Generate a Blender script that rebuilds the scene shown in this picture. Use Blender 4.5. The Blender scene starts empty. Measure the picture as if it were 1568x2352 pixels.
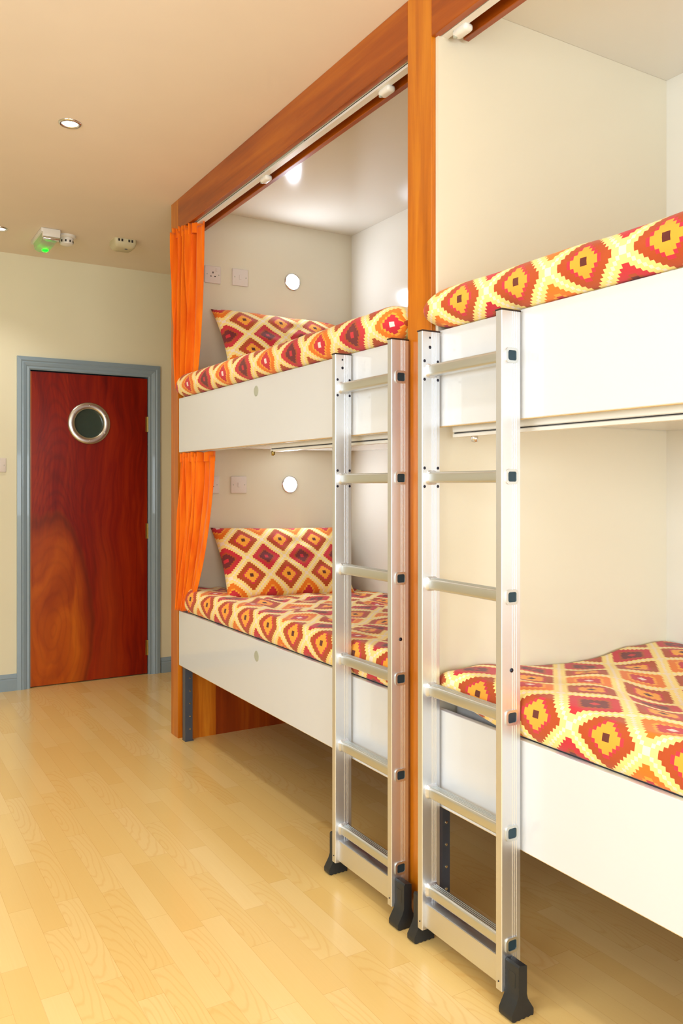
import bpy, bmesh, math, random
from math import sin, cos, pi, floor, sqrt
from mathutils import Vector, Matrix, noise
random.seed(7)
C = bpy.context.scene.collection
V = Vector

# ------------------------------------------------------------------ materials
def srgb(r, g, b):
    f = lambda c: (c/255/12.92) if c/255 <= .04045 else ((c/255+.055)/1.055)**2.4
    return (f(r), f(g), f(b), 1)

class NT:
    """small node-graph helper"""
    def __init__(s, name):
        s.m = bpy.data.materials.new(name); s.m.use_nodes = True
        s.t = s.m.node_tree; s.b = s.t.nodes['Principled BSDF']
    def n(s, typ, **k):
        nd = s.t.nodes.new(typ)
        for a, v in k.items(): setattr(nd, a, v)
        return nd
    def put(s, sock, v):
        if isinstance(v, bpy.types.NodeSocket): s.t.links.new(v, sock)
        else: sock.default_value = v
    def math(s, op, a, b=None, c=None):
        nd = s.n('ShaderNodeMath', operation=op); s.put(nd.inputs[0], a)
        if b is not None: s.put(nd.inputs[1], b)
        if c is not None: s.put(nd.inputs[2], c)
        return nd.outputs[0]
    def sep(s, v):
        nd = s.n('ShaderNodeSeparateXYZ'); s.put(nd.inputs[0], v); return nd.outputs
    def comb(s, x, y, z):
        nd = s.n('ShaderNodeCombineXYZ')
        for i, v in enumerate((x, y, z)): s.put(nd.inputs[i], v)
        return nd.outputs[0]
    def coord(s, kind='Object'): return s.n('ShaderNodeTexCoord').outputs[kind]
    def mapping(s, v, scale=(1, 1, 1), loc=(0, 0, 0), rot=(0, 0, 0)):
        nd = s.n('ShaderNodeMapping'); s.put(nd.inputs['Vector'], v)
        nd.inputs['Scale'].default_value = scale; nd.inputs['Location'].default_value = loc; nd.inputs['Rotation'].default_value = rot
        return nd.outputs[0]
    def noise(s, v, scale=5, detail=3, rough=.5, dist=0):
        nd = s.n('ShaderNodeTexNoise'); s.put(nd.inputs['Vector'], v)
        nd.inputs['Scale'].default_value = scale; nd.inputs['Detail'].default_value = detail
        nd.inputs['Roughness'].default_value = rough; nd.inputs['Distortion'].default_value = dist
        return nd.outputs[0]
    def white(s, v):
        nd = s.n('ShaderNodeTexWhiteNoise', noise_dimensions='3D'); s.put(nd.inputs['Vector'], v); return nd.outputs[0]
    def ramp(s, fac, stops, interp='LINEAR'):
        nd = s.n('ShaderNodeValToRGB'); s.put(nd.inputs[0], fac); cr = nd.color_ramp; cr.interpolation = interp
        while len(cr.elements) > 1: cr.elements.remove(cr.elements[-1])
        cr.elements[0].position = stops[0][0]; cr.elements[0].color = stops[0][1]
        for p, c in stops[1:]:
            e = cr.elements.new(p); e.color = c
        return nd.outputs[0]
    def mix(s, fac, a, b, blend='MIX'):
        nd = s.n('ShaderNodeMix', data_type='RGBA', blend_type=blend)
        s.put(nd.inputs[0], fac); s.put(nd.inputs[6], a); s.put(nd.inputs[7], b); return nd.outputs[2]
    def bump(s, h, strength=.2, dist=.002):
        nd = s.n('ShaderNodeBump'); nd.inputs['Strength'].default_value = strength; nd.inputs['Distance'].default_value = dist
        s.put(nd.inputs['Height'], h); s.put(s.b.inputs['Normal'], nd.outputs[0])
    def set(s, **k):
        names = dict(col='Base Color', rough='Roughness', metal='Metallic', spec='Specular IOR Level', coat='Coat Weight',
                     coatr='Coat Roughness', sheen='Sheen Weight', emit='Emission Color', emits='Emission Strength',
                     trans='Transmission Weight', aniso='Anisotropic', sss='Subsurface Weight', ior='IOR')
        for a, v in k.items(): s.put(s.b.inputs[names[a]], v)
        return s

def plain(name, col, rough=.5, metal=0, vary=.03, scale=12, bump=0, **k):
    m = NT(name); co = m.coord()
    nz = m.noise(co, scale, 3)
    c = srgb(*col)
    lo = tuple(x*(1-vary) for x in c[:3])+(1,); hi = tuple(min(1, x*(1+vary)) for x in c[:3])+(1,)
    m.set(col=m.ramp(nz, [(.3, lo), (.7, hi)]), rough=rough, metal=metal, **k)
    if bump: m.bump(nz, bump, .001)
    return m.m

def emis(name, col, strength):
    m = NT(name); m.set(col=srgb(*col), emit=srgb(*col), emits=strength, rough=.3); return m.m

def wood(name, dark, mid, light, axis=2, rough=.28, coat=.35, scale=1.0):
    m = NT(name); co = m.coord()
    sc = [26*scale, 26*scale, 26*scale]; sc[axis] = 1.5*scale
    v = m.mapping(co, tuple(sc))
    a = m.noise(v, 1.0, 5, .6, .5)
    sc2 = [5*scale]*3; sc2[axis] = .7*scale
    b = m.noise(m.mapping(co, tuple(sc2), (3, 1, 2)), 1.0, 3, .5, 1.0)
    f = m.math('ADD', m.math('MULTIPLY', a, .55), m.math('MULTIPLY', b, .45))
    col = m.ramp(f, [(.32, srgb(*dark)), (.5, srgb(*mid)), (.66, srgb(*light))])
    m.set(col=col, rough=rough, coat=coat, coatr=.15)
    sc3 = [160*scale]*3; sc3[axis] = 5*scale
    m.bump(m.noise(m.mapping(co, tuple(sc3)), 1, 2), .08, .001)
    return m.m

def fabric_ikat():
    m = NT('ikat_cotton'); uv = m.n('ShaderNodeUVMap', uv_map='pattern').outputs[0]
    x, y, _ = m.sep(uv)
    N = 22.0; S = .21
    q = lambda t: m.math('DIVIDE', m.math('ADD', m.math('FLOOR', m.math('MULTIPLY', t, N/S)), .5), N)
    u, v = q(x), q(y)
    p = m.math('ADD', u, v); r = m.math('SUBTRACT', u, v)
    i = m.math('FLOOR', m.math('ADD', p, .5)); j = m.math('FLOOR', m.math('ADD', r, .5))
    mm = m.math('MAXIMUM', m.math('ABSOLUTE', m.math('SUBTRACT', p, i)), m.math('ABSOLUTE', m.math('SUBTRACT', r, j)))
    row = m.math('FLOORED_MODULO', m.math('ADD', m.math('SUBTRACT', i, j), 400.0), 4.0)
    fac = m.math('DIVIDE', m.math('ADD', row, m.math('MINIMUM', m.math('MULTIPLY', mm, 1.98), .985)), 4.0)
    cream, pale = srgb(255, 228, 142), srgb(250, 232, 212)
    rust, yel, dk = srgb(180, 66, 16), srgb(252, 168, 50), srgb(84, 8, 22)
    red, crim, mar, pnk = srgb(206, 22, 22), srgb(204, 20, 54), srgb(104, 6, 38), srgb(204, 30, 66)
    org, wht = srgb(240, 122, 12), srgb(246, 220, 216)
    A = [(0, dk), (.12, yel), (.38, pnk), (.52, rust), (.745, cream), (.92, pale)]
    B = [(0, crim), (.14, mar), (.38, rust), (.46, crim), (.745, cream), (.92, pale)]
    Cc = [(0, wht), (.13, crim), (.38, yel), (.50, org), (.745, cream), (.92, pale)]
    st = []
    for k, T in enumerate((A, B, A, Cc)): st += [((k+a)/4, c) for a, c in T]
    col = m.ramp(fac, st, 'CONSTANT')
    # faint printed-cloth wear
    wear = m.noise(m.coord(), 9, 3)
    col = m.mix(m.math('MULTIPLY', wear, .10), col, srgb(250, 190, 130))
    m.set(col=col, rough=.82, sheen=.15, spec=.25)
    weave = m.noise(m.coord(), 900, 1)
    m.bump(m.math('ADD', m.math('MULTIPLY', weave, .2), m.noise(m.coord(), 14, 3)), .35, .006)
    return m.m

def floor_mat():
    m = NT('beech_laminate'); x, y, z = m.sep(m.coord())
    W, L = .0665, .47
    sx = m.math('DIVIDE', x, W); ix = m.math('FLOOR', sx); fx = m.math('FRACT', sx)
    off = m.math('MULTIPLY', m.white(m.comb(ix, 3.3, 0.0)), L*7)
    sy = m.math('DIVIDE', m.math('ADD', y, off), L); iy = m.math('FLOOR', sy); fy = m.math('FRACT', sy)
    rnd = m.white(m.comb(ix, iy, 0.0)); rnd2 = m.white(m.comb(iy, ix, 5.0))
    base = m.ramp(rnd, [(0, srgb(231, 196, 124)), (.35, srgb(235, 203, 133)), (.7, srgb(237, 207, 140)), (1, srgb(240, 212, 150))])
    # cathedral grain: rings stretched along the strip, offset per strip
    gx = m.math('ADD', m.math('MULTIPLY', m.math('SUBTRACT', fx, .5), 2.4), m.math('MULTIPLY', rnd2, 1.1))
    gy = m.math('ADD', m.math('MULTIPLY', m.math('SUBTRACT', fy, rnd), 3.2), 0.0)
    gv = m.comb(gx, gy, m.math('MULTIPLY', rnd, 40.0))
    wv = m.n('ShaderNodeTexWave', wave_type='RINGS', rings_direction='Z'); m.put(wv.inputs['Vector'], gv)
    wv.inputs['Scale'].default_value = .62; wv.inputs['Distortion'].default_value = 5.0; wv.inputs['Detail'].default_value = 2; wv.inputs['Detail Scale'].default_value = 1.2
    arc = m.math('POWER', wv.outputs[1], 7.0)
    arc = m.math('MULTIPLY', arc, m.math('MULTIPLY', m.math('GREATER_THAN', rnd2, .66), .24))
    col = m.mix(arc, base, srgb(214, 150, 70))
    fine = m.noise(m.mapping(m.coord(), (240, 5, 1)), 1, 3)
    col = m.mix(m.math('MULTIPLY', fine, .22), col, srgb(216, 172, 92))
    pat = m.noise(m.mapping(m.coord(), (9, 2.2, 1)), 1, 2)
    col = m.mix(m.math('MULTIPLY', m.math('GREATER_THAN', pat, .0), m.math('MULTIPLY', pat, .22)), col, srgb(226, 182, 104))
    e1 = m.math('LESS_THAN', fx, .02); e2 = m.math('LESS_THAN', m.math('MULTIPLY', fy, L), .0016)
    ed = m.math('MULTIPLY', m.math('MAXIMUM', e1, e2), .30)
    col = m.mix(ed, col, srgb(190, 125, 55))
    specks = m.math('GREATER_THAN', m.noise(m.coord(), 60, 2), .80)
    col = m.mix(m.math('MULTIPLY', specks, .5), col, srgb(150, 100, 60))
    m.set(col=col, rough=m.math('ADD', .20, m.math('MULTIPLY', fine, .08)), coat=.25, coatr=.12)
    m.bump(m.math('SUBTRACT', 1.0, m.math('MAXIMUM', e1, e2)), .12, .0006)
    return m.m

def door_mat():
    """red mahogany veneer with a lighter burr lower left; object space, X across, Z up"""
    m = NT('mahogany_veneer'); co = m.coord()
    x, y, z = m.sep(co)
    w1 = m.noise(m.mapping(co, (3.0, 1, 1.1)), 1, 3, .5, .4)
    zz = m.math('ADD', z, m.math('MULTIPLY', m.math('SUBTRACT', w1, .5), .5))
    xx = m.math('ADD', x, m.math('MULTIPLY', m.math('SUBTRACT', m.noise(m.mapping(co, (2, 1, 1.5), (5, 0, 2)), 1, 2), .5), .16))
    # grain lines
    g = m.noise(m.mapping(m.comb(xx, y, zz), (34, 1, 2.2)), 1, 4, .6, .6)
    big = m.noise(m.mapping(m.comb(xx, y, zz), (6, 1, .8), (0, 0, 3)), 1, 3, .5, .8)
    base = m.ramp(m.math('ADD', m.math('MULTIPLY', g, .45), m.math('MULTIPLY', big, .55)),
                  [(.3, srgb(92, 4, 0)), (.47, srgb(130, 20, 0)), (.60, srgb(152, 38, 0)), (.74, srgb(174, 58, 4))])
    # arches of the crown figure around x=.16, z 1.1..1.5
    ax_ = m.math('MULTIPLY', m.math('SUBTRACT', xx, .165), 4.6); az_ = m.math('ADD', zz, m.math('MULTIPLY', m.math('MULTIPLY', ax_, ax_), 1.1))
    arch = m.math('POWER', m.math('ABSOLUTE', m.math('SINE', m.math('MULTIPLY', az_, 34.0))), 6.0)
    am = m.math('MULTIPLY', m.math('LESS_THAN', m.math('ABSOLUTE', ax_), .62), m.math('MULTIPLY', m.math('GREATER_THAN', zz, .93), .28))
    base = m.mix(m.math('MULTIPLY', arch, am), base, srgb(84, 8, 2))
    # burr: egg-shaped lighter heartwood
    ex = m.math('DIVIDE', m.math('SUBTRACT', xx, .12), .27); ez = m.math('DIVIDE', m.math('SUBTRACT', zz, .32), .80)
    d = m.math('SQRT', m.math('ADD', m.math('MULTIPLY', ex, ex), m.math('MULTIPLY', ez, ez)))
    mask = m.ramp(d, [(.0, (1, 1, 1, 1)), (.55, (.9, .9, .9, 1)), (.80, (.5, .5, .5, 1)), (.97, (.12, .12, .12, 1)), (1, (0, 0, 0, 1))])
    bur = m.ramp(m.noise(m.mapping(m.comb(xx, y, zz), (6, 1, 2.2)), 1, 4, .5, 1.2),
                 [(.3, srgb(158, 62, 4)), (.5, srgb(186, 84, 6)), (.7, srgb(202, 102, 12))])
    colm = m.math('MULTIPLY', m.math('LESS_THAN', zz, 9.0), m.ramp(m.math('ABSOLUTE', m.math('DIVIDE', m.math('SUBTRACT', xx, .47), .12)), [(0, (.55, .55, .55, 1)), (1, (0, 0, 0, 1))]))
    colm = m.math('MULTIPLY', colm, m.ramp(zz, [(.6, (1, 1, 1, 1)), (.95, (0, 0, 0, 1))]))
    base = m.mix(colm, base, srgb(170, 62, 6))
    col = m.mix(mask, base, bur)
    rim = m.ramp(d, [(.80, (0, 0, 0, 1)), (.93, (1, 1, 1, 1)), (1, (0, 0, 0, 1))])
    col = m.mix(m.math('MULTIPLY', rim, .45), col, srgb(74, 22, 2))
    rg = m.math('POWER', m.math('ABSOLUTE', m.math('SINE', m.math('MULTIPLY', d, 26.0))), 8.0)
    col = m.mix(m.math('MULTIPLY', m.math('MULTIPLY', rg, .14), m.math('LESS_THAN', d, 1.5)), col, srgb(90, 20, 2))
    m.set(col=col, rough=.34, spec=.28)
    return m.m

def brushed(name, col, rough=.3, axis=2, aniso=.3):
    m = NT(name); sc = [400.]*3; sc[axis] = 4
    nz = m.noise(m.mapping(m.coord(), tuple(sc)), 1, 2)
    m.set(col=srgb(*col), metal=1.0, rough=m.math('ADD', rough-.05, m.math('MULTIPLY', nz, .12)), aniso=aniso)
    m.bump(nz, .01, .0003)
    return m.m

M = dict(
    wall=plain('cream_wall_paint', (232, 226, 198), .75, vary=.015, scale=3, bump=.06),
    ceil=plain('ceiling_paint', (238, 224, 206), .8, vary=.015, scale=3),
    lam=plain('white_laminate', (234, 230, 218), .10, vary=.008, scale=2, spec=.5),
    lamw=plain('cream_laminate', (226, 218, 196), .10, vary=.01, scale=2, spec=.5),
    pan=plain('gloss_white_panel', (217, 219, 223), .07, vary=.006, scale=2, spec=.5),
    edge=plain('birch_edge', (226, 196, 140), .5, vary=.05, scale=60),
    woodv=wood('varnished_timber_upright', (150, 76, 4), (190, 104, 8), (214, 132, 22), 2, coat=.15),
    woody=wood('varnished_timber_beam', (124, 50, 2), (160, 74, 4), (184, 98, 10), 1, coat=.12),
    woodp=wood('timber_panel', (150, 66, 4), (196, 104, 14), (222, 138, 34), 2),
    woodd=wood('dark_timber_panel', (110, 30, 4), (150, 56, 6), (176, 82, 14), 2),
    ikat=fabric_ikat(), floor=floor_mat(), door=door_mat(),
    curt=None,
    blue=plain('blue_grey_gloss_paint', (138, 158, 172), .32, vary=.02, scale=5, coat=.2),
    alu=brushed('brushed_aluminium', (226, 229, 234), .42, 2),
    alur=brushed('rung_aluminium', (214, 218, 218), .38, 1),
    steel=brushed('polished_steel', (206, 202, 192), .30, 0, .1),
    brass=brushed('hinge_brass', (170, 150, 90), .3, 2),
    grey=plain('grey_painted_steel', (78, 84, 96), .4, metal=.3, vary=.06),
    rub=plain('black_rubber', (34, 38, 42), .42, vary=.12, scale=40, bump=.2),
    cap=plain('brown_black_plastic', (44, 26, 24), .35),
    riv=plain('dark_rivet', (26, 26, 44), .3, metal=.5),
    plug=plain('teal_plastic', (16, 52, 66), .3),
    wpl=plain('white_plastic', (232, 228, 220), .28, vary=.01),
    wpg=plain('greyish_white_plastic', (224, 214, 206), .3, vary=.01),
    bei=plain('beige_plastic', (206, 196, 160), .4, vary=.02),
    dark=plain('dark_slot', (36, 30, 28), .6),
    mat=plain('grey_mattress_ticking', (170, 168, 166), .9, vary=.05, scale=40, bump=.3),
    disc=plain('grey_green_cap', (176, 180, 164), .35, vary=.02),
    pglass=plain('dark_porthole_glass', (58, 74, 66), .08, vary=.12, scale=6, spec=.6),
    lampc=emis('cool_lamp_face', (228, 238, 255), 200.0),
    lampw=emis('downlight_lamp', (255, 250, 240), 14.0),
    led=emis('green_indicator', (0, 255, 20), 5.0),
    chrome=brushed('chrome_trim', (220, 220, 220), .1, 0, 0),
)
def curtain_mat():
    m = NT('orange_cotton'); x, y, z = m.sep(m.n('ShaderNodeUVMap', uv_map='pattern').outputs[0])
    t = m.noise(m.mapping(m.coord(), (40, 40, 4)), 1, 3)
    m.set(col=m.ramp(t, [(.3, srgb(238, 98, 2)), (.7, srgb(252, 132, 6))]), rough=.75, sheen=.2, spec=.2)
    # thin cloth: some light passes
    tr = m.n('ShaderNodeBsdfTranslucent'); tr.inputs[0].default_value = srgb(255, 120, 0)
    mx = m.n('ShaderNodeMixShader'); mx.inputs[0].default_value = .06
    m.t.links.new(m.b.outputs[0], mx.inputs[1]); m.t.links.new(tr.outputs[0], mx.inputs[2])
    out = [n for n in m.t.nodes if n.type == 'OUTPUT_MATERIAL'][0]
    m.t.links.new(mx.outputs[0], out.inputs[0])
    m.bump(m.noise(m.coord(), 700, 1), .15, .001)
    return m.m
M['curt'] = curtain_mat()
def diffuser_mat():
    m = NT('frosted_diffuser'); m.set(col=srgb(214, 226, 190), rough=.25, trans=.6, ior=1.45); return m.m
M['diff'] = diffuser_mat()

# ------------------------------------------------------------------ mesh helpers
def box(bm, x0, x1, y0, y1, z0, z1, bev=0, seg=2):
    r = bmesh.ops.create_cube(bm, size=1)
    vs = r['verts']
    for v in vs:
        v.co = V(((x0+x1)/2+v.co.x*(x1-x0), (y0+y1)/2+v.co.y*(y1-y0), (z0+z1)/2+v.co.z*(z1-z0)))
    if bev:
        es = list({e for v in vs for e in v.link_edges})
        bmesh.ops.bevel(bm, geom=es, offset=bev, segments=seg, affect='EDGES', profile=.5)
    return bm

def frame_of(axis):
    return {'x': (V((0, 1, 0)), V((0, 0, 1)), V((1, 0, 0))), 'y': (V((1, 0, 0)), V((0, 0, 1)), V((0, 1, 0))), 'z': (V((1, 0, 0)), V((0, 1, 0)), V((0, 0, 1)))}[axis]

def prism(bm, pts, axis, a, b, off=(0, 0), caps=True):
    """outline pts (2D in the plane normal to axis) swept from a to b"""
    A, B, N = frame_of(axis)
    lo = [bm.verts.new(A*(p[0]+off[0])+B*(p[1]+off[1])+N*a) for p in pts]
    hi = [bm.verts.new(A*(p[0]+off[0])+B*(p[1]+off[1])+N*b) for p in pts]
    n = len(pts)
    for i in range(n): bm.faces.new((lo[i], lo[(i+1) % n], hi[(i+1) % n], hi[i]))
    if caps:
        bm.faces.new(list(reversed(lo))); bm.faces.new(hi)
    return bm

def ring_prism(bm, outer, inner, axis, a, b, off=(0, 0)):
    """hollow section"""
    A, B, N = frame_of(axis); n = len(outer)
    L = [[bm.verts.new(A*(p[0]+off[0])+B*(p[1]+off[1])+N*t) for p in P] for t in (a, b) for P in (outer, inner)]
    lo, li, ho, hi = L
    for i in range(n):
        k = (i+1) % n
        bm.faces.new((lo[i], lo[k], ho[k], ho[i])); bm.faces.new((li[k], li[i], hi[i], hi[k]))
        bm.faces.new((lo[k], lo[i], li[i], li[k])); bm.faces.new((ho[i], ho[k], hi[k], hi[i]))
    return bm

def rrect(w, h, r, n=4):
    p = []
    for cx, cy, a0 in ((w/2-r, h/2-r, 0), (-w/2+r, h/2-r, 90), (-w/2+r, -h/2+r, 180), (w/2-r, -h/2+r, 270)):
        for k in range(n+1):
            a = math.radians(a0+90*k/n); p.append((cx+r*cos(a), cy+r*sin(a)))
    return p

def circ(r, n=32): return [(r*cos(2*pi*k/n), r*sin(2*pi*k/n)) for k in range(n)]

def lathe(bm, prof, axis, c, n=40, close=False):
    """prof = [(radius, height)] around axis through c"""
    A, B, N = frame_of(axis); c = V(c); rows = []
    for r, h in prof:
        if r < 1e-6: rows.append([bm.verts.new(c+N*h)]*n)
        else: rows.append([bm.verts.new(c+A*r*cos(2*pi*k/n)+B*r*sin(2*pi*k/n)+N*h) for k in range(n)])
    seq = list(zip(rows, rows[1:]))
    if close: seq.append((rows[-1], rows[0]))
    for a, b in seq:
        for k in range(n):
            q = []
            for v in (a[k], a[(k+1) % n], b[(k+1) % n], b[k]):
                if v not in q: q.append(v)
            if len(q) > 2: bm.faces.new(q)
    return bm

def tag(o, label=None, cat=None, group=None, kind=None):
    for k, v in (('label', label), ('category', cat), ('group', group), ('kind', kind)):
        if v: o[k] = v
    return o

def obj(name, bm, mat, parent=None, smooth=False, local=False, label=None):
    """one mesh object. Coordinates are world unless local=True; children are stored relative to their thing"""
    off = V((0, 0, 0)); p = parent
    while p is not None and not local:
        off += p.location; p = p.parent
    if not local and off.length: bmesh.ops.translate(bm, verts=bm.verts, vec=-off)
    bmesh.ops.recalc_face_normals(bm, faces=bm.faces)
    me = bpy.data.meshes.new(name); bm.to_mesh(me); bm.free()
    for mm in (mat if isinstance(mat, (list, tuple)) else [mat]): me.materials.append(mm)
    if smooth:
        for f in me.polygons: f.use_smooth = True
        if smooth == 'auto': me.set_sharp_from_angle(angle=math.radians(38))
    o = bpy.data.objects.new(name, me); C.objects.link(o)
    if parent is not None: o.parent = parent
    if label: o['label'] = label
    return o

def thing(name, loc, label, cat, group=None):
    o = bpy.data.objects.new(name, None); C.objects.link(o); o.location = loc; o.empty_display_size = .1
    return tag(o, label, cat, group)

def copy_tree(o, parent=None):
    c = o.copy(); C.objects.link(c); c.parent = parent
    for ch in [k for k in C.objects if k.parent == o]: copy_tree(ch, c)
    return c

def struct(name, bm, mat, **k):
    return tag(obj(name, bm, mat, **k), kind='structure')
B = bmesh.new

# ------------------------------------------------------------------ key dimensions (metres)
H = 2.66                    # room ceiling
D = .983                    # depth of the bunks
U1, U2 = 1.675, 1.411       # upper front panels: top, bottom
L1, L2 = .632, .366         # lower front panels
YW = 1.335                  # far wall
YB, XL = -6.2, -3.0         # wall behind the camera, left wall
PA = (-.098, 0.0)           # far post
PB = (-2.159, -2.045)       # middle post
PC = (-4.33, -4.215)        # near post (behind the picture's edge)
E1 = -.135                  # end wall face, far bay
E2 = -2.172                 # end wall face, near bay
BC = 2.62                   # ceiling inside the bunks

# ------------------------------------------------------------------ room shell
struct('floor', box(B(), XL-.1, D+.3, YB-.1, YW+.1, -.08, 0), M['floor'])
struct('ceiling', box(B(), XL-.1, D+.3, YB-.1, YW+.1, H, H+.08), M['ceil'])
bm = B()                                           # far wall with a doorway
DX0, DX1, DH = -.432, .303, 1.958
box(bm, XL-.1, DX0-.012, YW, YW+.12, 0, H); box(bm, DX1+.012, D+.3, YW, YW+.12, 0, H); box(bm, DX0-.012, DX1+.012, YW, YW+.12, DH+.012, H)
struct('wall_far', bm, M['wall'])
struct('wall_right', box(B(), D+.02, D+.14, YB-.1, YW, 0, H), M['wall'])
bm = B()                                           # left wall, two window openings out of the frame
wy0, wy1, wz0, wz1 = -4.6, -2.0, 1.2, 2.3
box(bm, XL-.12, XL, YB, wy0, 0, H); box(bm, XL-.12, XL, wy1, YW, 0, H); box(bm, XL-.12, XL, wy0, wy1, 0, wz0); box(bm, XL-.12, XL, wy0, wy1, wz1, H)
struct('wall_left', bm, M['wall'])
bx0, bx1, bz0, bz1 = -2.4, .6, .75, 1.75
bm = B()
box(bm, XL, bx0, YB-.12, YB, 0, H); box(bm, bx1, D+.02, YB-.12, YB, 0, H); box(bm, bx0, bx1, YB-.12, YB, 0, bz0); box(bm, bx0, bx1, YB-.12, YB, bz1, H)
struct('wall_near', bm, M['wall'])
bm = B(); w = .05
for y0, y1 in ((wy0, wy0+w), ((wy0+wy1)/2-w/2, (wy0+wy1)/2+w/2), (wy1-w, wy1)): box(bm, XL-.09, XL-.03, y0, y1, wz0, wz1, .004)
for z0, z1 in ((wz0, wz0+w), (wz1-w, wz1)): box(bm, XL-.09, XL-.03, wy0+w, wy1-w, z0, z1, .004)
struct('window_1', bm, M['wpl'])
bm = B()
for x0, x1 in ((bx0, bx0+w), ((bx0+bx1)/2-w/2, (bx0+bx1)/2+w/2), (bx1-w, bx1)): box(bm, x0, x1, YB-.09, YB-.03, bz0, bz1, .004)
for z0, z1 in ((bz0, bz0+w), (bz1-w, bz1)): box(bm, bx0+w, bx1-w, YB-.09, YB-.03, z0, z1, .004)
struct('window_2', bm, M['wpl'])

# baseboards: plank with a moulded top
def skirt(name, x0, x1):
    p = [(0, 0), (-.018, 0), (-.018, .066), (-.013, .073), (-.015, .078), (-.008, .092), (-.004, .098), (0, .1)]
    bm = prism(B(), [(YW+a, b) for a, b in p], 'x', x0, x1)
    return struct(name, bm, M['blue'])
skirt('baseboard_far_left', XL, -.512); skirt('baseboard_far_right', .392, D+.02)
# architrave: moulded section mitred round the opening
def arch():
    prof = [(0, 0), (0, -.018), (.022, -.022), (.030, -.017), (.036, -.019), (.052, -.014), (.058, -.010), (.070, -.012), (.078, -.006), (.078, .0)]
    bm = B(); rows = []
    OX0, OX1, OZ = DX0-.080, DX1+.082, DH+.080
    for t, dy in prof:                              # t measured inward from the outer edge
        rows.append([bm.verts.new((OX0+t, YW+dy, 0)), bm.verts.new((OX0+t, YW+dy, OZ-t)), bm.verts.new((OX1-t, YW+dy, OZ-t)), bm.verts.new((OX1-t, YW+dy, 0))])
    for a, b in zip(rows, rows[1:]):
        for k in range(3): bm.faces.new((a[k], a[k+1], b[k+1], b[k]))
    # jamb lining into the opening
    for x0, x1 in ((DX0-.012, DX0-.003), (DX1+.004, DX1+.013)): box(bm, x0, x1, YW+.0, YW+.118, 0, DH+.008)
    box(bm, DX0-.012, DX1+.013, YW+.0, YW+.118, DH+.004, DH+.014)
    return struct('trim_1', bm, M['blue'])
arch()
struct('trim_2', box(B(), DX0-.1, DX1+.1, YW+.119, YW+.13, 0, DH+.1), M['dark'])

# door leaf, slightly open at the latch side, built about its own corner
dr = thing('door_1', (DX0, YW+.004, .006), 'flush red mahogany door with round porthole in blue-grey frame', 'door'); dr['kind'] = 'structure'
bm = B(); n = 48; pc = (-.0755-DX0, 1.643-.006); pr_ = .094
wd, hd = DX1-DX0, DH-.012
def holed(bm, y, flip):
    o = []
    for k in range(n):
        a = 2*pi*k/n; dx, dz = cos(a), sin(a)
        ts = []
        if dx > 1e-9: ts.append((wd-pc[0])/dx)
        if dx < -1e-9: ts.append(-pc[0]/dx)
        if dz > 1e-9: ts.append((hd-pc[1])/dz)
        if dz < -1e-9: ts.append(-pc[1]/dz)
        t = min(ts); o.append((pc[0]+dx*t, pc[1]+dz*t))
    for cx, cz in ((0, 0), (wd, 0), (0, hd), (wd, hd)):
        k = min(range(n), key=lambda i: abs(math.atan2(sin(2*pi*i/n-math.atan2(cz-pc[1], cx-pc[0])), cos(2*pi*i/n-math.atan2(cz-pc[1], cx-pc[0])))))
        o[k] = (cx, cz)
    O = [bm.verts.new((p[0], y, p[1])) for p in o]; I = [bm.verts.new((pc[0]+pr_*cos(2*pi*k/n), y, pc[1]+pr_*sin(2*pi*k/n))) for k in range(n)]
    for k in range(n):
        j = (k+1) % n; bm.faces.new((O[k], O[j], I[j], I[k]))
    return O, I
O0, I0 = holed(bm, 0, 0); O1, I1 = holed(bm, .044, 1)
for k in range(n):
    j = (k+1) % n; bm.faces.new((O0[k], O0[j], O1[j], O1[k])); bm.faces.new((I0[k], I0[j], I1[j], I1[k]))
obj('door_leaf', bm, M['door'], dr, local=True)
obj('lipping', box(B(), -.0005, .006, -.001, .0445, 0, hd, .001), M['woodp'], dr, local=True, label='pale hardwood edge strip')
bm = lathe(B(), [(.091, .03), (.091, -.004), (.096, -.010), (.104, -.0125), (.122, -.0125), (.131, -.009), (.134, 0), (.134, .001)], 'y', (pc[0], 0, pc[1]), 64)
pf = obj('porthole_ring', bm, M['steel'], dr, True, True)
for k in range(6):
    a = 2*pi*k/6+.5
    obj('bolt', lathe(B(), [(0, -.0165), (.004, -.016), (.0055, -.013), (.0055, -.012)], 'y', (pc[0]+.113*cos(a), 0, pc[1]+.113*sin(a)), 12), M['chrome'], pf, True, True)
obj('porthole_glass', lathe(B(), [(0, .018), (.092, .018), (.092, .024), (0, .024)], 'y', (pc[0], 0, pc[1]), 48), M['pglass'], dr, False, True)
for z in (1.645, .94, .17):
    hb = B(); lathe(hb, [(0, -.05), (.006, -.05), (.006, .05), (0, .05)], 'z', (wd+.003, -.005, z), 14)
    box(hb, wd-.012, wd+.003, -.0015, .0005, z-.05, z+.05)
    obj('hinge', hb, M['brass'], dr, 'auto', True)

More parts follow.
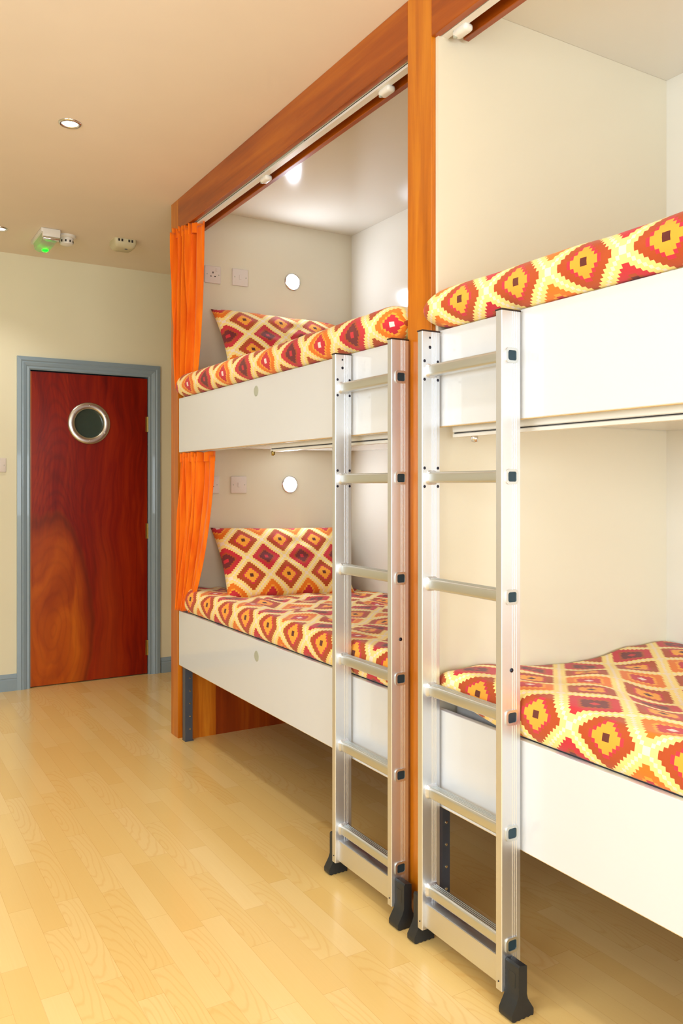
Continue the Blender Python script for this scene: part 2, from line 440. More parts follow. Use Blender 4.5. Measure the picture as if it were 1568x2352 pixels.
# ------------------------------------------------------------------ switches and sockets
def screw(bm, x, y, z): lathe(bm, [(0, -.0012), (.0028, -.001), (.0032, 0)], 'y', (x, y, z), 12)
def plate(name, x, z, y, label, cat, kind, group):
    t = thing(name, (x, y, z), label, cat, group)
    bm = box(B(), x-.043, x+.043, y-.009, y, z-.043, z+.043, .0035, 3)
    obj('face_plate', bm, M['wpg'], t, 'auto')
    for s in (-1, 1):
        b2 = B(); screw(b2, x+s*.031, y-.009, z); obj('screw', b2, M['disc'], t)
    if kind == 'socket':
        b2 = B()
        box(b2, x-.0025, x+.0025, y-.0098, y-.009, z+.006, z+.015)
        for s in (-1, 1): box(b2, x+s*.011-.0035, x+s*.011+.0035, y-.0098, y-.009, z-.011, z-.0065)
        obj('pin_holes', b2, M['dark'], t)
        obj('rocker', box(B(), x+.014, x+.023, y-.0115, y-.009, z+.018, z+.034, .001), M['wpg'], t)
    else:
        obj('rocker', box(B(), x-.006, x+.006, y-.0125, y-.009, z-.012, z+.012, .0015), M['wpg'], t)
    return t
plate('power_socket', .166, 2.300, E1, 'square three-pin power socket half behind the upper orange curtain', 'power socket', 'socket', None)
plate('light_switch', .3145, 2.3045, E1, 'square light switch on the end wall of the far upper bunk', 'light switch', 'switch', None)
plate('power_socket', .157, 1.251, E1, 'power socket mostly hidden behind the lower orange curtain', 'power socket', 'socket', None)
plate('light_switch', .307, 1.251, E1, 'square light switch on the end wall of the far lower bunk', 'light switch', 'switch', None)
plate('wall_switch', -.616, 1.370, YW, 'square switch plate left of the blue-grey door frame, cut by the edge', 'light switch', 'switch', None)

# ------------------------------------------------------------------ lamps
def reading_lamp(x, z, label):
    t = thing('reading_lamp', (x, E1, z), label, 'reading lamp')
    obj('bezel', lathe(B(), [(.038, -.004), (.0405, -.009), (.044, -.008), (.047, -.002), (.047, 0)], 'y', (x, E1, z), 48), M['chrome'], t, True)
    obj('lamp_face', lathe(B(), [(0, -.0085), (.028, -.008), (.040, -.005)], 'y', (x, E1, z), 40), M['lampc'], t, True)
    return t
reading_lamp(.6155, 2.3207, 'glowing round reading lamp on the end wall of the far upper bunk')
reading_lamp(.600, 1.2523, 'glowing round reading lamp on the end wall of the far lower bunk')
def downlight(x, y, label):
    t = thing('downlight', (x, y, H), label, 'ceiling light')
    obj('trim_ring', lathe(B(), [(.030, -.001), (.032, -.006), (.040, -.006), (.044, -.002), (.044, 0)], 'z', (x, y, H), 40), M['chrome'], t, True)
    obj('lamp', lathe(B(), [(0, -.004), (.022, -.0035), (.031, -.002)], 'z', (x, y, H), 32), M['lampw'], t, True)
downlight(-.655, -.705, 'recessed ceiling downlight nearest the viewer, over the open floor')
downlight(-.682, .850, 'recessed ceiling downlight at the left edge, near the door wall')

# ------------------------------------------------------------------ things on the ceiling by the door
ex, ey = -.435, .705
t = thing('emergency_light', (ex, ey, H), 'small white emergency light with green indicator on the ceiling by the door', 'emergency light')
obj('housing', box(B(), ex-.056, ex+.048, ey, ey+.30, H-.022, H, .004), M['wpl'], t, 'auto')
obj('end_cap', box(B(), ex-.046, ex+.046, ey-.002, ey+.035, H-.046, H-.002, .004), M['wpl'], t, 'auto')
obj('reflector_band', box(B(), ex-.044, ex+.044, ey-.001, ey+.03, H-.060, H-.046, .004), M['chrome'], t, 'auto', label='shiny band under the end cap')
pts = [(-.046, 0), (.046, 0), (.040, -.034), (.02, -.046), (-.02, -.046), (-.040, -.034)]
obj('diffuser', prism(B(), [(a+ex, b+H-.02) for a, b in pts], 'y', ey+.037, ey+.27), M['diff'], t, 'auto')
obj('indicator_lamp', lathe(B(), [(0, -.075), (.013, -.073), (.018, -.066), (.018, -.060)], 'z', (ex+.008, ey+.215, H), 24), M['led'], t, True, label='bright green glowing indicator')
sx, sy = -.335, .80
t = thing('smoke_detector', (sx, sy, H), 'small round white smoke detector beside the green-lit emergency light', 'smoke detector')
obj('base_ring', lathe(B(), [(0, 0), (.05, 0), (.05, -.010), (.044, -.016), (0, -.016)], 'z', (sx, sy, H), 36), M['wpl'], t, 'auto')
sb = obj('sensor_head', lathe(B(), [(.038, -.016), (.038, -.042), (.034, -.05), (.02, -.056), (0, -.057)], 'z', (sx, sy, H), 36), M['wpl'], t, 'auto')
for k in range(10):
    a = 2*pi*k/10; bm = box(B(), -.004, .004, -.0015, .0015, -.006, .006)
    bmesh.ops.transform(bm, matrix=Matrix.Translation((sx+.0375*cos(a), sy+.0375*sin(a), H-.036)) @ Matrix.Rotation(a+pi/2, 4, 'Z'), verts=bm.verts)
    obj('vent_slot', bm, M['dark'], sb)
vx, vy = -.03, .745
t = thing('heat_detector', (vx, vy, H), 'beige square slotted detector on the ceiling above the door corner', 'detector')
bm = B(); rows = []
for w_, z in ((.128, 0), (.128, -.022), (.112, -.042), (.09, -.050)):
    rows.append([bm.verts.new((vx+a, vy+b, H+z)) for a, b in rrect(w_, w_, .016, 4)])
for a, b in zip(rows, rows[1:]):
    for k in range(len(a)): bm.faces.new((a[k], a[(k+1) % len(a)], b[(k+1) % len(a)], b[k]))
bm.faces.new(rows[-1])
vb = obj('case', bm, M['bei'], t, 'auto')
for k in (-.04, -.022, .018, .036): obj('vent_slot', box(B(), vx+k-.005, vx+k+.005, vy-.066, vy-.062, H-.018, H-.004), M['dark'], vb)
obj('test_button', lathe(B(), [(0, -.053), (.008, -.052), (.009, -.049)], 'z', (vx+.01, vy-.03, H), 16), M['grey'], vb)

# ------------------------------------------------------------------ timber surround of the bunks
t = thing('timber_surround', (0, PA[1], 0), 'varnished orange-brown timber frame of posts and top beam around the bunks', 'bunk frame')
def tim(name, mat, *a, lab=None): return obj(name, box(B(), *a, .0015, 1), mat, t, label=lab)
tim('post', M['woodv'], 0, .0225, PA[0], PA[1], 0, H)
tim('post', M['woodv'], 0, .0225, PB[0], PB[1], 0, H)
tim('post', M['woodv'], 0, .0225, PC[0], PC[1], 0, H)
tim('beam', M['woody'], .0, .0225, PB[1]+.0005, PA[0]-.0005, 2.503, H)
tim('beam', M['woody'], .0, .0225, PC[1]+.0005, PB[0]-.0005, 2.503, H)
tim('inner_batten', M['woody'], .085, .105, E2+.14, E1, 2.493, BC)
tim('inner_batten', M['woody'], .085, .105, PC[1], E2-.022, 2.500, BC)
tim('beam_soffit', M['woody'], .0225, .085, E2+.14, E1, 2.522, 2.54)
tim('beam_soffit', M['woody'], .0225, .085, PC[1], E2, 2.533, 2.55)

# end walls, partition, back lining, bunk ceilings
t = thing('end_panel', (.5, E1, 0), 'white gloss end panel closing the far end of the bunks, timber boarded below', 'panel')
obj('laminate_sheet', box(B(), .023, D, E1, E1+.018, .56, BC), M['lamw'], t)
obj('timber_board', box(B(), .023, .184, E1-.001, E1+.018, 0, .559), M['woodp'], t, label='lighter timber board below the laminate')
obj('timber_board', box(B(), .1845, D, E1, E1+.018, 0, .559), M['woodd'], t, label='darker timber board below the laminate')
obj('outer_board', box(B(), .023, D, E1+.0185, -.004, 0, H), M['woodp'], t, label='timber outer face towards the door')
t = thing('partition_panel', (.5, (E2+PB[1])/2, 0), 'white gloss partition between the two bunk bays, behind the middle post', 'panel')
obj('laminate_sheet', box(B(), .0145, D, E2, E2+.012, .40, BC), M['lamw'], t)
obj('core_board', box(B(), .0228, D, E2+.0125, E2+.118, .40, BC), M['lamw'], t)
t = thing('light_stop_panel', (.5, PC[0], 0), 'unseen low timber panel added under the near bunks to stop light, beyond the right edge', 'panel')  # unseen panel, added to keep window light from running under the beds
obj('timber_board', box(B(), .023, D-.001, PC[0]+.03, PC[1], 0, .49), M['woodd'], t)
t = thing('back_lining', (D, (PC[0])/2, 0), 'white gloss back lining along the wall side of the bunks', 'panel')
obj('laminate_sheet', box(B(), D, D+.019, PC[0], 0, .30, H), M['lam'], t)
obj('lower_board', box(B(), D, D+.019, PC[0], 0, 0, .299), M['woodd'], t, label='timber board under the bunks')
for n_, y0, y1, lb in (('far', E2+.131, E1, 'white glossy ceiling board inside the far upper bunk'), ('near', PC[1], E2, 'white glossy ceiling board inside the near upper bunk')):
    tag(obj('bunk_ceiling_board', box(B(), .024, D-.0005, y0, y1-.0005, BC, BC+.018), M['lam']), lb, 'panel')

# ------------------------------------------------------------------ bunks
def bunk(y0, y1, z0, z1, label, base_z, cap=None, legs=()):
    """front panel between y0<y1, from z0 to z1"""
    t = thing('bunk_base', (0, (y0+y1)/2, z0 if z0 > 1 else 0), label, 'bunk')
    obj('front_panel', box(B(), .0, .018, y0, y1, z0, z1, .0012, 1), M['pan'], t)
    obj('panel_edge', box(B(), .0015, .0165, y0+.001, y1-.001, z0-.0012, z0+.0002), M['edge'], t, label='bare birch edge under the front panel')
    obj('base_board', box(B(), .0185, D-.001, y0+.001, min(y1-.001, E1-.001) if y1 > -1 else y1-.001, base_z, base_z+.015), M['lam'] if z0 > 1 else M['woodd'], t)  # lower base is dark so the under-bed shade is in its colour
    if cap:
        obj('cap_disc', lathe(B(), [(0, -.0016), (.019, -.0014), (.0215, 0)], 'x', (0, cap[0], cap[1]), 32), M['disc'], t)
    for ly in legs:
        bm = B(); lx = .012 if ly > -1 else .0235; p = [(lx, -.018), (.050, -.018), (.050, -.014), (lx+.004, -.014), (lx+.004, .018), (lx, .018)]
        prism(bm, [(a, b+ly) for a, b in p], 'z', .004, z0+.05)
        box(bm, lx-.0005, .054, ly-.022, ly+.022, 0, .004)
        lg = obj('leg', bm, M['grey'], t)
        for k in range(5):
            z = .06+.062*k
            obj('leg_hole_stud', lathe(B(), [(0, -.0035), (.004, -.003), (.005, 0)], 'y', (.036, ly-.018, z), 10), M['chrome'], lg)  # bright studs added in place of the leg's light perforation holes
    return t
FY0, FY1 = PB[1]+.004, -.114
NY0, NY1 = PC[1]+.003, E2-.003
bunk(FY0, FY1, U2, U1, 'upper bunk base of the far bay with white gloss front panel', 1.434, (-1.007, 1.625))
bunk(FY0, FY1, L2, L1, 'lower bunk base of the far bay on a grey steel leg', .50, (-1.011, .568), (-.150,))
bunk(NY0, NY1, U2, U1, 'upper bunk base of the near bay, behind the right-hand ladder top', 1.434)
bunk(NY0, NY1, L2, L1, 'lower bunk base of the near bay, large white panel at lower right', .50, None, (-2.161,))

def mattress(y0, y1, z0, z1, label):
    bm = box(B(), .062, D-.02, y0, y1, z0, z1, .022, 4)
    return tag(obj('mattress', bm, M['mat'], smooth='auto'), label, 'mattress')
mattress(FY0+.02, E1-.01, 1.451, U1+.020, 'mattress under the patterned duvet of the far upper bunk')
mattress(FY0+.02, E1-.01, .517, .652, 'mattress under the patterned duvet of the far lower bunk')
mattress(NY0+.02, E2-.01, 1.451, U1+.020, 'mattress under the patterned duvet of the near upper bunk')
mattress(NY0+.02, E2-.008, .517, .655, 'grey mattress corner showing under the duvet of the near lower bunk')

# ------------------------------------------------------------------ duvets
def duvet(name, y0, y1, zf, top, bulge, label, hfun, ufrac, uhalf, voff, mt, yin, nose=.32, fr=.10, lift=None):
    """puffed cloth slab. y1 = far end. zf = height where its front underside sits, top = mean top height.
    (s) runs from the underside at the front, round the rolled front edge and back to the wall."""
    th = top-zf; r = th/2; tm = (mt-zf)/th
    prof = [(D-.008, tm+.02), (.5, tm), (.060, tm), (.046, 0.0)]      # (x, z fraction)
    for k in range(1, 4): prof.append((.046-(.046-(-bulge+fr*.6))*k/4, 0.0))
    for k in range(19):
        a = -pi/2-pi*k/18
        prof.append((-bulge+fr*.6+fr*.6*cos(a)*(1.0), .5+.5*sin(a)))
    nx = 60
    x1 = D-.006
    for k in range(1, nx): prof.append((-bulge+fr*.6+(x1-(-bulge+fr*.6))*k/nx, 1.0))
    prof.append((x1, .95))
    arc = [0]
    for a, b in zip(prof, prof[1:]): arc.append(arc[-1]+math.hypot(b[0]-a[0], (b[1]-a[1])*th))
    L = y1-y0; NY = int(L/.0135)
    ys = [y0+L*k/NY for k in range(NY+1)]
    kc = min(range(6, 26), key=lambda k: abs(prof[k][1]-ufrac))
    uoff = -arc[kc]+(.105 if uhalf else 0)
    e = .10; ends = [1-(1-t)**2 for t in [i/8 for i in range(1, 9)]]
    bm = B(); uvl = bm.loops.layers.uv.new('pattern'); G = []
    info = {}
    for y in ys:
        d = min(y-y0, y1-y)
        k = min(1, d/e); sc = sqrt(max(0, 1-(1-k)**2))
        s0 = sc
        row = []
        for (x, zf_), a in zip(prof, arc):
            hh = hfun(x, y)
            nl = nose+(.88-nose)*min(1, max(0, (x-.04)/.16))
            sc = nl+(1-nl)*s0 if d > 1e-6 else nl*.62
            up = top+hh*min(1, max(0, zf_))
            lo = zf+(lift(y) if lift else 0)
            mid = lo+(up-lo)*.42
            z = lo+(up-lo)*zf_
            z = mid+(z-mid)*sc
            xx = x
            if x < .08 and sc < 1: xx = x+(.03-x)*.62*(1-sc)
            v = bm.verts.new((xx, min(y, yin) if xx > .018 else y, z)); row.append(v); info[v] = (a, y)
        G.append(row)
    for i in range(len(G)-1):
        for j in range(len(prof)-1):
            f = bm.faces.new((G[i][j], G[i+1][j], G[i+1][j+1], G[i][j+1]))
            for lp in f.loops:
                a, y = info[lp.vert]; lp[uvl].uv = (a+uoff, y+voff)
    for row in (G[0], G[-1]):
        f = bm.faces.new(row)
        for lp in f.loops: lp[uvl].uv = (lp.vert.co.z*1+uoff, lp.vert.co.x+voff)
    o = obj(name, bm, M['ikat'], smooth=True)
    return tag(o, label, 'duvet')
def nz(x, y, s=1, o=0): return noise.noise(V((x*s+o, y*s*1.0+o*2, o)))
def hup(x, y): return .008*nz(x, y, 3, 4)+.004*nz(x, y, 8, 9)
def lerps(x, pts):
    for (a, p), (b, q) in zip(pts, pts[1:]):
        if x <= b: t = max(0, (x-a)/(b-a)); t = t*t*(3-2*t); return p+(q-p)*t
    return pts[-1][1]
def hlow(x, y): return lerps(x, [(.05, 0), (.30, -.026), (.6, -.030), (.95, -.052)])+min(1, max(.35, x*6))*(.018*nz(x, y, 3.4, 1)+.016*nz(x*1.8, y, 5.5, 7)+.006*nz(x, y, 13, 3))
def hnear(x, y):
    fold = .014*sin((x*.9-(y+2.2)*1.1)*13+.4)*max(0, 1-((x-.42)/.22)**2)*max(0, 1-((y+2.62)/.35)**2)
    return lerps(x, [(.05, -.004), (.42, -.036), (.6, -.036), (.80, -.018), (.97, -.018)])+.010*nz(x, y, 3.4, 5)*min(1, x*5+.3)+.008*nz(x*1.5, y, 6, 2)+fold
duvet('duvet', FY0+.012, -.108, U1+.0012, 1.789, .034, 'orange and red diamond-patterned duvet on the far upper bunk', hup, .40, True, .215, 1.704, E1-.002)
duvet('duvet', NY0+.01, -2.143, U1+.0012, 1.788, .040, 'diamond-patterned duvet on the near upper bunk at upper right', hup, .50, False, .021, 1.704, E2-.002, lift=lambda y: .010*max(0, 1-(-2.148-y)/.12))
duvet('duvet', FY0+.012, -.122, L1+.0012, .745, .006, 'rumpled diamond-patterned duvet on the far lower bunk', hlow, .66, False, .281, .662, E1-.002, fr=.052)
duvet('duvet', NY0+.01, E2-.004, L1+.0012, .748, .006, 'rumpled diamond-patterned duvet on the near lower bunk, lower right', hnear, .66, False, .261, .664, E2-.001, fr=.052, lift=lambda y: .040*max(0, 1-(-2.184-y)/.24))

# ------------------------------------------------------------------ pillows
def pillow(loc, w, h, th, tilt, roll, label, uo, vo, yaw=0):
    bm = B(); uvl = bm.loops.layers.uv.new('pattern'); n, m_ = 44, 32; info = {}
    def pt(i, j, s):
        a, b = 2*i/n-1, 2*j/m_-1
        # corners stay pointed, the edges between them draw in
        px = a*w/2*(1-.055*(1-a*a)*0-.05*(1-b*b)**1*abs(a)**3)
        pz = b*h/2*(1-.07*(1-a*a)*abs(b)**3)
        prof = max(0, (1-a**4)*(1-b**4))**.55
        wr = .010*nz(a*2, b*2, 1.6, 11+s)*prof
        y = s*(th/2*prof+wr)
        return V((px, y, pz)), (px*1.07+uo, pz*1.07+vo)
    F = [[None]*(m_+1) for _ in range(n+1)]; Bk = [[None]*(m_+1) for _ in range(n+1)]
    for i in range(n+1):
        for j in range(m_+1):
            p, uv = pt(i, j, -1); v = bm.verts.new(p); F[i][j] = v; info[v] = uv
            if i in (0, n) or j in (0, m_): Bk[i][j] = v
            else:
                p, uv = pt(i, j, 1); v2 = bm.verts.new(p); Bk[i][j] = v2; info[v2] = uv
    for i in range(n):
        for j in range(m_):
            for g in (F, Bk):
                q = []
                for v in (g[i][j], g[i+1][j], g[i+1][j+1], g[i][j+1]):
                    q.append(v)
                try: f = bm.faces.new(q)
                except ValueError: continue
                for lp in f.loops: lp[uvl].uv = info[lp.vert]
    mt = Matrix.Translation(loc) @ Matrix.Rotation(yaw, 4, 'Z') @ Matrix.Rotation(tilt, 4, 'X') @ Matrix.Rotation(roll, 4, 'Y')
    bmesh.ops.transform(bm, matrix=mt, verts=bm.verts)
    return tag(obj('pillow', bm, M['ikat'], smooth=True), label, 'pillow')
pillow((.49, -.305, 1.948), .71, .41, .12, math.radians(-36), math.radians(1.0), 'patterned pillow propped on the far upper bunk against the end wall', .2365, .108)
pillow((.485, -.300, .866), .70, .41, .12, math.radians(-36), math.radians(1.5), 'patterned pillow propped on the far lower bunk behind the left ladder', .2365, .108)

# ------------------------------------------------------------------ curtains
def curtain(p0, p1, zt, zb, q0, q1, folds, label, gather_z, seed, head=.05):
    """pleated cloth hanging between two top points, drawn together towards the bottom points"""
    t = thing('curtain', (p0[0], p0[1], zb), label, 'curtain')
    def sheet(za, zc, ns, nzv, amp_m, ruff):
        bm = B(); uvl = bm.loops.layers.uv.new('pattern'); G = []
        for j in range(nzv+1):
            z = za+(zc-za)*j/nzv; f = (zt-z)/(zt-zb); row = []
            f2 = max(0, min(1, f)); ff = f2**1.9
            for i in range(ns+1):
                s = i/ns
                a = V((p0[0]+(p1[0]-p0[0])*s, p0[1]+(p1[1]-p0[1])*s)); b = V((q0[0]+(q1[0]-q0[0])*s, q0[1]+(q1[1]-q0[1])*s))
                p = a.lerp(b, ff)
                nrm = V((-(p1[1]-p0[1]), (p1[0]-p0[0]))).normalized()
                nrm = V((-abs(nrm[0]), nrm[1] if nrm[0] < 0 else -nrm[1]))
                # narrow pleats at the far side, one broad flat fold at the near side
                ph = 2*pi*folds*(s**1.0 if s < .62 else .62+(s-.62)*.30)+seed
                env = 1.0 if s < .62 else max(.25, 1-(s-.62)*2)
                w_ = sin(ph+2.0*nz(s*4, f*1.6, 1, seed)); w_ = w_*(.75+.25*w_*w_)+.35*sin(2.3*ph+f*2)
                am = amp_m*(1-.35*f2)*env*(.7+.6*abs(nz(s*9, f*1.5, 1, seed+3)))
                if ruff: am *= 1.25; w_ = sin(ph*1.6+seed)
                p = p+nrm*(am*w_)
                row.append(bm.verts.new((p[0], p[1], z+(.004*sin(ph) if j in (0,) else 0))))
            G.append(row)
        for j in range(nzv):
            for i in range(ns):
                fc = bm.faces.new((G[j][i], G[j][i+1], G[j+1][i+1], G[j+1][i]))
                for lp, (jj, ii) in zip(fc.loops, ((j, i), (j, i+1), (j+1, i+1), (j+1, i))): lp[uvl].uv = (ii/ns, jj/nzv)
        return bm
    def solid(o, th):
        md = o.modifiers.new('cloth', 'SOLIDIFY'); md.thickness = th; md.offset = 0
    o = obj('drape', sheet(zt-head*.5, zb, 240, 60, .030, False), M['curt'], t, True); solid(o, .0016)
    o = obj('heading_tape', sheet(zt, zt-head, 240, 8, .019, True), M['curt'], t, True, label='gathered heading at the top of the curtain'); solid(o, .0022)
    return t
curtain((-.022, -.128), (.046, -.345), 2.498, 1.72, (-.016, -.130), (.035, -.255), 6, 'bright orange curtain drawn back at the far end of the upper bunk', .3, .4)
curtain((.002, -.150), (.052, -.452), 1.404, .640, (-.014, -.114), (.010, -.250), 7, 'amber orange curtain drawn back at the far end of the lower bunk', .3, 1.9, .045)
# tail of the lower curtain tucked down beside the duvet
# ------------------------------------------------------------------ curtain rails
def rail(x, y0, y1, z, label, brackets, notch=False, end=True):
    t = thing('curtain_rail', (x, (y0+y1)/2, z), label, 'curtain rail')
    p = [(-.011, .012), (.011, .012), (.011, -.010), (.004, -.010), (.004, -.004), (-.0065, -.004), (-.0065, -.016), (-.011, -.016)]
    pf = [(-.0125, .014), (-.0125, -.001), (-.0095, -.003), (-.0095, -.006), (-.0125, -.008), (-.0125, -.016), (.0115, -.016), (.0115, .014)]
    obj('track', prism(B(), [(a+x, b+z) for a, b in pf], 'y', y0, y1), M['wpl'], t)
    obj('runner_slot', box(B(), x-.0105, x-.0096, y0+.004, y1-.004, z-.0058, z-.0032), M['dark'], t, label='dark slot along the track')
    for by in brackets:
        bm = box(B(), x-.004, x+.028, by-.03, by+.03, z-.034, z-.012, .010, 3)
        b_ = obj('bracket', bm, M['wpl'], t, 'auto')
        obj('bracket_pin', lathe(B(), [(0, -.036), (.006, -.034), (.007, -.010)], 'z', (x+.004, by+.022, z), 12), M['disc'], b_)
    if end:
        bm = box(B(), x-.0145, x+.013, y1-.006, y1+.008, z-.019, z+.016, .003, 2)
        box(bm, x-.003, x+.001, y1, y1+.004, z-.032, z-.018); box(bm, x+.004, x+.008, y1, y1+.004, z-.028, z-.018)
        obj('end_stop', bm, M['wpl'], t, 'auto')
    return t
r1 = rail(.040, PB[1]+.004, -.14, 2.508, 'white curtain rail under the top beam of the far upper bunk', (-1.86, -.99), end=False)
obj('runner_shield', box(B(), .0225, .0265, -1.36, -1.03, 2.500, 2.519), M['disc'], r1, label='translucent grey strip above the track')
rail(.038, PC[1]+.004, -2.132, 2.520, 'white curtain rail under the top beam of the near upper bunk', (-2.235,))
r3 = rail(.058, PB[1]+.004, -1.045, 1.398, 'white curtain rail under the far upper bunk, above the lower bed', (), end=False)
obj('stop_knob', lathe(B(), [(0, -.034), (.007, -.033), (.008, -.016), (.004, -.014)], 'z', (.05, -1.06, 1.40), 16), M['brass'], r3, True)
obj('curtain_wire', box(B(), .054, .060, -1.04, -.14, 1.409, 1.415), M['wpl'], r3)
r4 = rail(.052, PC[1]+.004, -2.205, 1.398, 'white curtain rail under the near upper bunk, with steel catch', (), end=False)
obj('stop_knob', lathe(B(), [(0, -.036), (.009, -.033), (.010, -.016), (.004, -.014)], 'z', (.05, -2.285, 1.40), 16), M['chrome'], r4, True)
obj('catch', box(B(), .012, .034, -2.30, -2.27, 1.4115, 1.424, .002, 1), M['brass'], r4)

# ------------------------------------------------------------------ ladders (built once at the origin, then copied)
LW = .337                                            # overall width along the bunk front
def ladder():
    t = thing('ladder', (0, 0, 0), '', 'ladder')
    D0, D1 = -.068, -.008                            # front and back of the stiles
    zt, zb, sw = 1.666, .047, .0215
    def stile(yc):
        h = sw/2; ridge = [-.034, -.0275, -.021]
        p = [(D0+.0015, -h), (ridge[0]-.0030, -h)]
        for rx in ridge:
            p += [(rx-.0016, -h), (rx-.0007, -h-.0008), (rx+.0007, -h-.0008), (rx+.0016, -h)]
        p += [(D1-.0015, -h), (D1, -h+.0015), (D1, h-.0015), (D1-.0015, h)]
        for rx in reversed(ridge):
            p += [(rx+.0016, h), (rx+.0007, h+.0008), (rx-.0007, h+.0008), (rx-.0016, h)]
        p += [(D0+.0015, h), (D0, h-.0015), (D0, -h+.0015)]
        s = obj('stile', prism(B(), [(a, b+yc) for a, b in p], 'z', zb, zt), M['alu'], t, 'auto', True)
        e = box(B(), D0-.0015, D1+.0015, yc-h-.002, yc+h+.002, zt, zt+.0045, .0015, 1)
        obj('end_cap', e, M['cap'], s, 'auto', True, label='dark plastic cap on the stile top')
        return s
    yl, yr = -sw/2, -LW+sw/2
    sl, sr = stile(yl), stile(yr)
    cx = -.037
    for z in (1.560, 1.270, .982, .694, .418, .151):
        # tread: flat ridged top, rounded underside, hollow
        o = rrect(.032, .030, .007); i = rrect(.026, .024, .005)
        bm = ring_prism(B(), o, i, 'y', yr-sw/2-.0028, yl+sw/2, (cx, z))
        for rx in (-.009, -.003, .003, .009): box(bm, cx+rx-.0012, cx+rx+.0012, yr+sw/2, yl-sw/2, z+.0148, z+.0158)
        r = obj('rung', bm, M['alur'], t, 'auto', True)
        # swaged collars on the outer face and inside the far stile
        obj('rung_collar', ring_prism(B(), rrect(.039, .037, .010), rrect(.0265, .0245, .006), 'y', yr-sw/2-.0034, yr-sw/2+.0005, (cx, z)), M['alur'], r, 'auto', True)
        obj('rung_plug', prism(B(), i, 'y', yr-sw/2-.0016, yr-sw/2-.0011, (cx, z)), M['plug'], r, False, True, label='dark teal plug inside the rung end')
        bm = B(); A = rrect(.042, .040, .012); Bq = rrect(.0325, .0305, .0075)
        lo = [bm.verts.new((cx+a, yl-sw/2+.0005, z+b)) for a, b in A]; hi = [bm.verts.new((cx+a, yl-sw/2-.010, z+b)) for a, b in Bq]
        for k in range(len(A)): bm.faces.new((lo[k], lo[(k+1) % len(A)], hi[(k+1) % len(A)], hi[k]))
        obj('rung_collar', bm, M['alu'], r, 'auto', True)
    # lower stabiliser bar
    bm = prism(B(), rrect(.046, .066, .004), 'y', yr+sw/2, yl-sw/2, (-.034, .084))
    box(bm, -.058, -.0565, yr+sw/2, yl-sw/2, .112, .118)
    obj('stabiliser_bar', bm, M['alu'], t, 'auto', True)
    # rivets
    first = None
    def riv(x, y, z, r_, par, face='y'):
        bm = lathe(B(), [(0, -.0022), (r_*.6, -.0018), (r_, 0)], face, (x, y, z), 14)
        obj('rivet', bm, M['riv'], par, True, True)
    yf = yl-sw/2-.0002
    for z in (1.560, 1.270):
        for dx in (-.060, -.015):
            for dz in (.026, -.024): riv(dx, yf, z+dz, .0042, sl)
    riv(-.042, yf, 1.650, .0032, sl); riv(-.042, yf, 1.624, .0045, sl)
    riv(-.037, yr-sw/2-.0012, .807, .0052, sr)
    for y, s in ((yl, sl), (yr, sr)): riv(D0-.0001, y, .068, .0022, s, 'x')
    # rubber feet on the outer sides: narrow plate flaring into a serrated shoe
    def foot(y0, y1):
        cxf = -.044
        p = [(-.013, .122), (-.009, .127), (.013, .122), (.013, .056), (.016, .044), (.034, .016), (.034, .005)]
        k = 9
        for q in range(k+1):
            x = .032-.064*q/k; p.append((x, .0 if q % 2 == 0 else .0028))
        p += [(-.034, .006), (-.034, .018), (-.018, .044), (-.013, .058)]
        bm = prism(B(), [(a+cxf, b) for a, b in p], 'y', y0, y1)
        box(bm, cxf-.0135, cxf-.011, y0+.012, y1-.012, .070, .105)
        obj('rubber_foot', bm, M['rub'], t, 'auto', True)
    foot(yl+sw/2+.001, yl+sw/2+.034); foot(yr-sw/2-.046, yr-sw/2-.001)
    return t
lad = ladder()
lad['label'] = 'aluminium ladder with black feet against the far bunks, left of the middle post'
lad['group'] = 'bunk ladders'; lad.location = (0, -1.7255, 0)
l2 = copy_tree(lad); l2.location = (0, -2.1875, 0)
l2['label'] = 'aluminium ladder nearest the viewer, against the near bunks, right of the middle post'

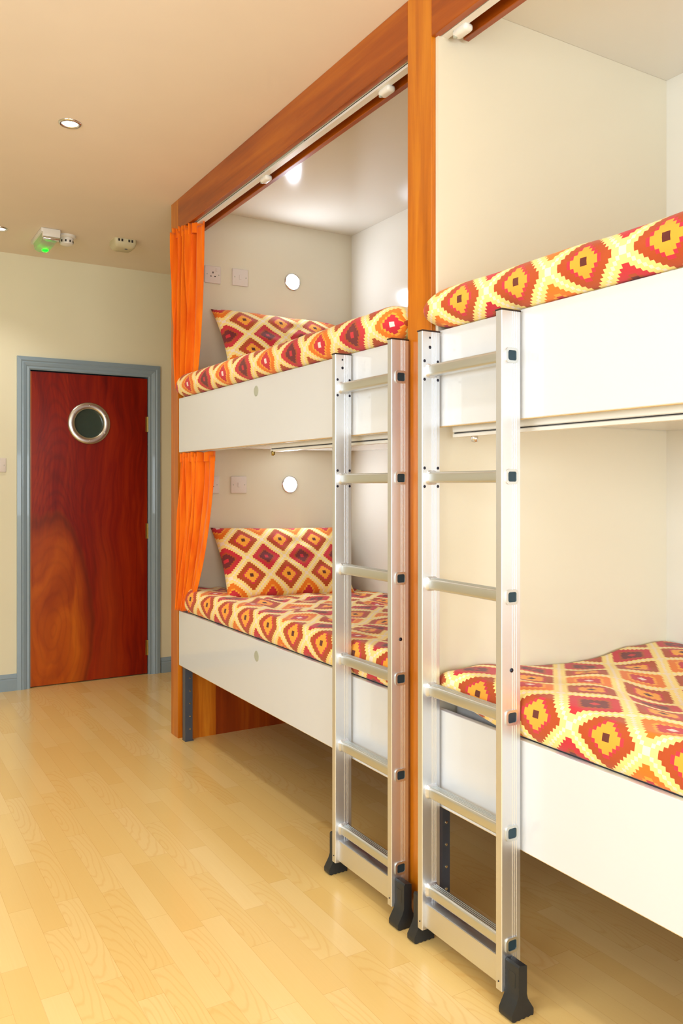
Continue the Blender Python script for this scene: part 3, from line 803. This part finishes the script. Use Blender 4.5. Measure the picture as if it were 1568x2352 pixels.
# ------------------------------------------------------------------ light
def area(name, loc, rot, sx_, sy_, power, col, spread=180):
    l = bpy.data.lights.new(name, 'AREA'); l.shape = 'RECTANGLE'; l.size = sx_; l.size_y = sy_; l.energy = power; l.color = col; l.spread = math.radians(spread)
    o = bpy.data.objects.new(name, l); C.objects.link(o); o.location = loc; o.rotation_euler = rot; return o
area('daylight_rear', ((bx0+bx1)/2, YB-.14, (bz0+bz1)/2), (math.radians(90), 0, 0), bx1-bx0, bz1-bz0, 112, (.84, .93, 1.0))
area('daylight_left', (XL-.14, (wy0+wy1)/2, (wz0+wz1)/2), (math.radians(90), 0, math.radians(-90)), wy1-wy0, wz1-wz0, 60, (.84, .93, 1.0))
for x, y in ((-.655, -.705), (-.682, .85), (-.655, -2.26), (-.655, -3.8), (-2.2, -.705), (-2.2, -2.26), (-2.2, -3.8), (-2.2, .85)):
    l = bpy.data.lights.new('downlight_beam', 'SPOT'); l.energy = 24; l.spot_size = math.radians(110); l.spot_blend = .8; l.shadow_soft_size = .06; l.color = (1, .96, .90)
    o = bpy.data.objects.new('downlight_beam', l); C.objects.link(o); o.location = (x, y, H-.012)
wd_ = bpy.data.worlds.new('World'); bpy.context.scene.world = wd_; wd_.use_nodes = True
wd_.node_tree.nodes['Background'].inputs[0].default_value = (.80, .90, 1, 1); wd_.node_tree.nodes['Background'].inputs[1].default_value = 1.0

# repeats share a group phrase
GR = {'duvet': 'patterned duvets on the bunks', 'pillow': 'patterned pillows on the far bunks', 'mattress': 'mattresses on the bunks', 'curtain': 'orange bunk curtains',
      'curtain_rail': 'white curtain rails of the bunks', 'reading_lamp': 'reading lamps on the end wall', 'downlight': 'downlights in the room ceiling',
      'bunk_base': 'white bunk bases', 'light_switch': 'switch plates on the end wall', 'power_socket': 'socket plates on the end wall', 'bunk_ceiling_board': 'ceiling boards of the bunks'}
for o in list(C.objects):
    if o.parent is None and o.name.split('.')[0] in GR: o['group'] = GR[o.name.split('.')[0]]

# ------------------------------------------------------------------ camera
cam = bpy.data.cameras.new('Camera'); co = bpy.data.objects.new('Camera', cam); C.objects.link(co)
cam.sensor_fit = 'VERTICAL'; cam.sensor_height = 36; cam.lens = 36*1898.5/2352
cam.shift_y = -62/2352; cam.clip_start = .02
co.location = (-1.3998, -4.0122, 1.25); co.rotation_euler = (pi/2, 0, -.5388)
sc = bpy.context.scene; sc.camera = co
sc.view_settings.view_transform = 'Standard'; sc.view_settings.look = 'None'; sc.view_settings.gamma = 1
sc.view_settings.use_curve_mapping = False; sc.view_settings.exposure = .20
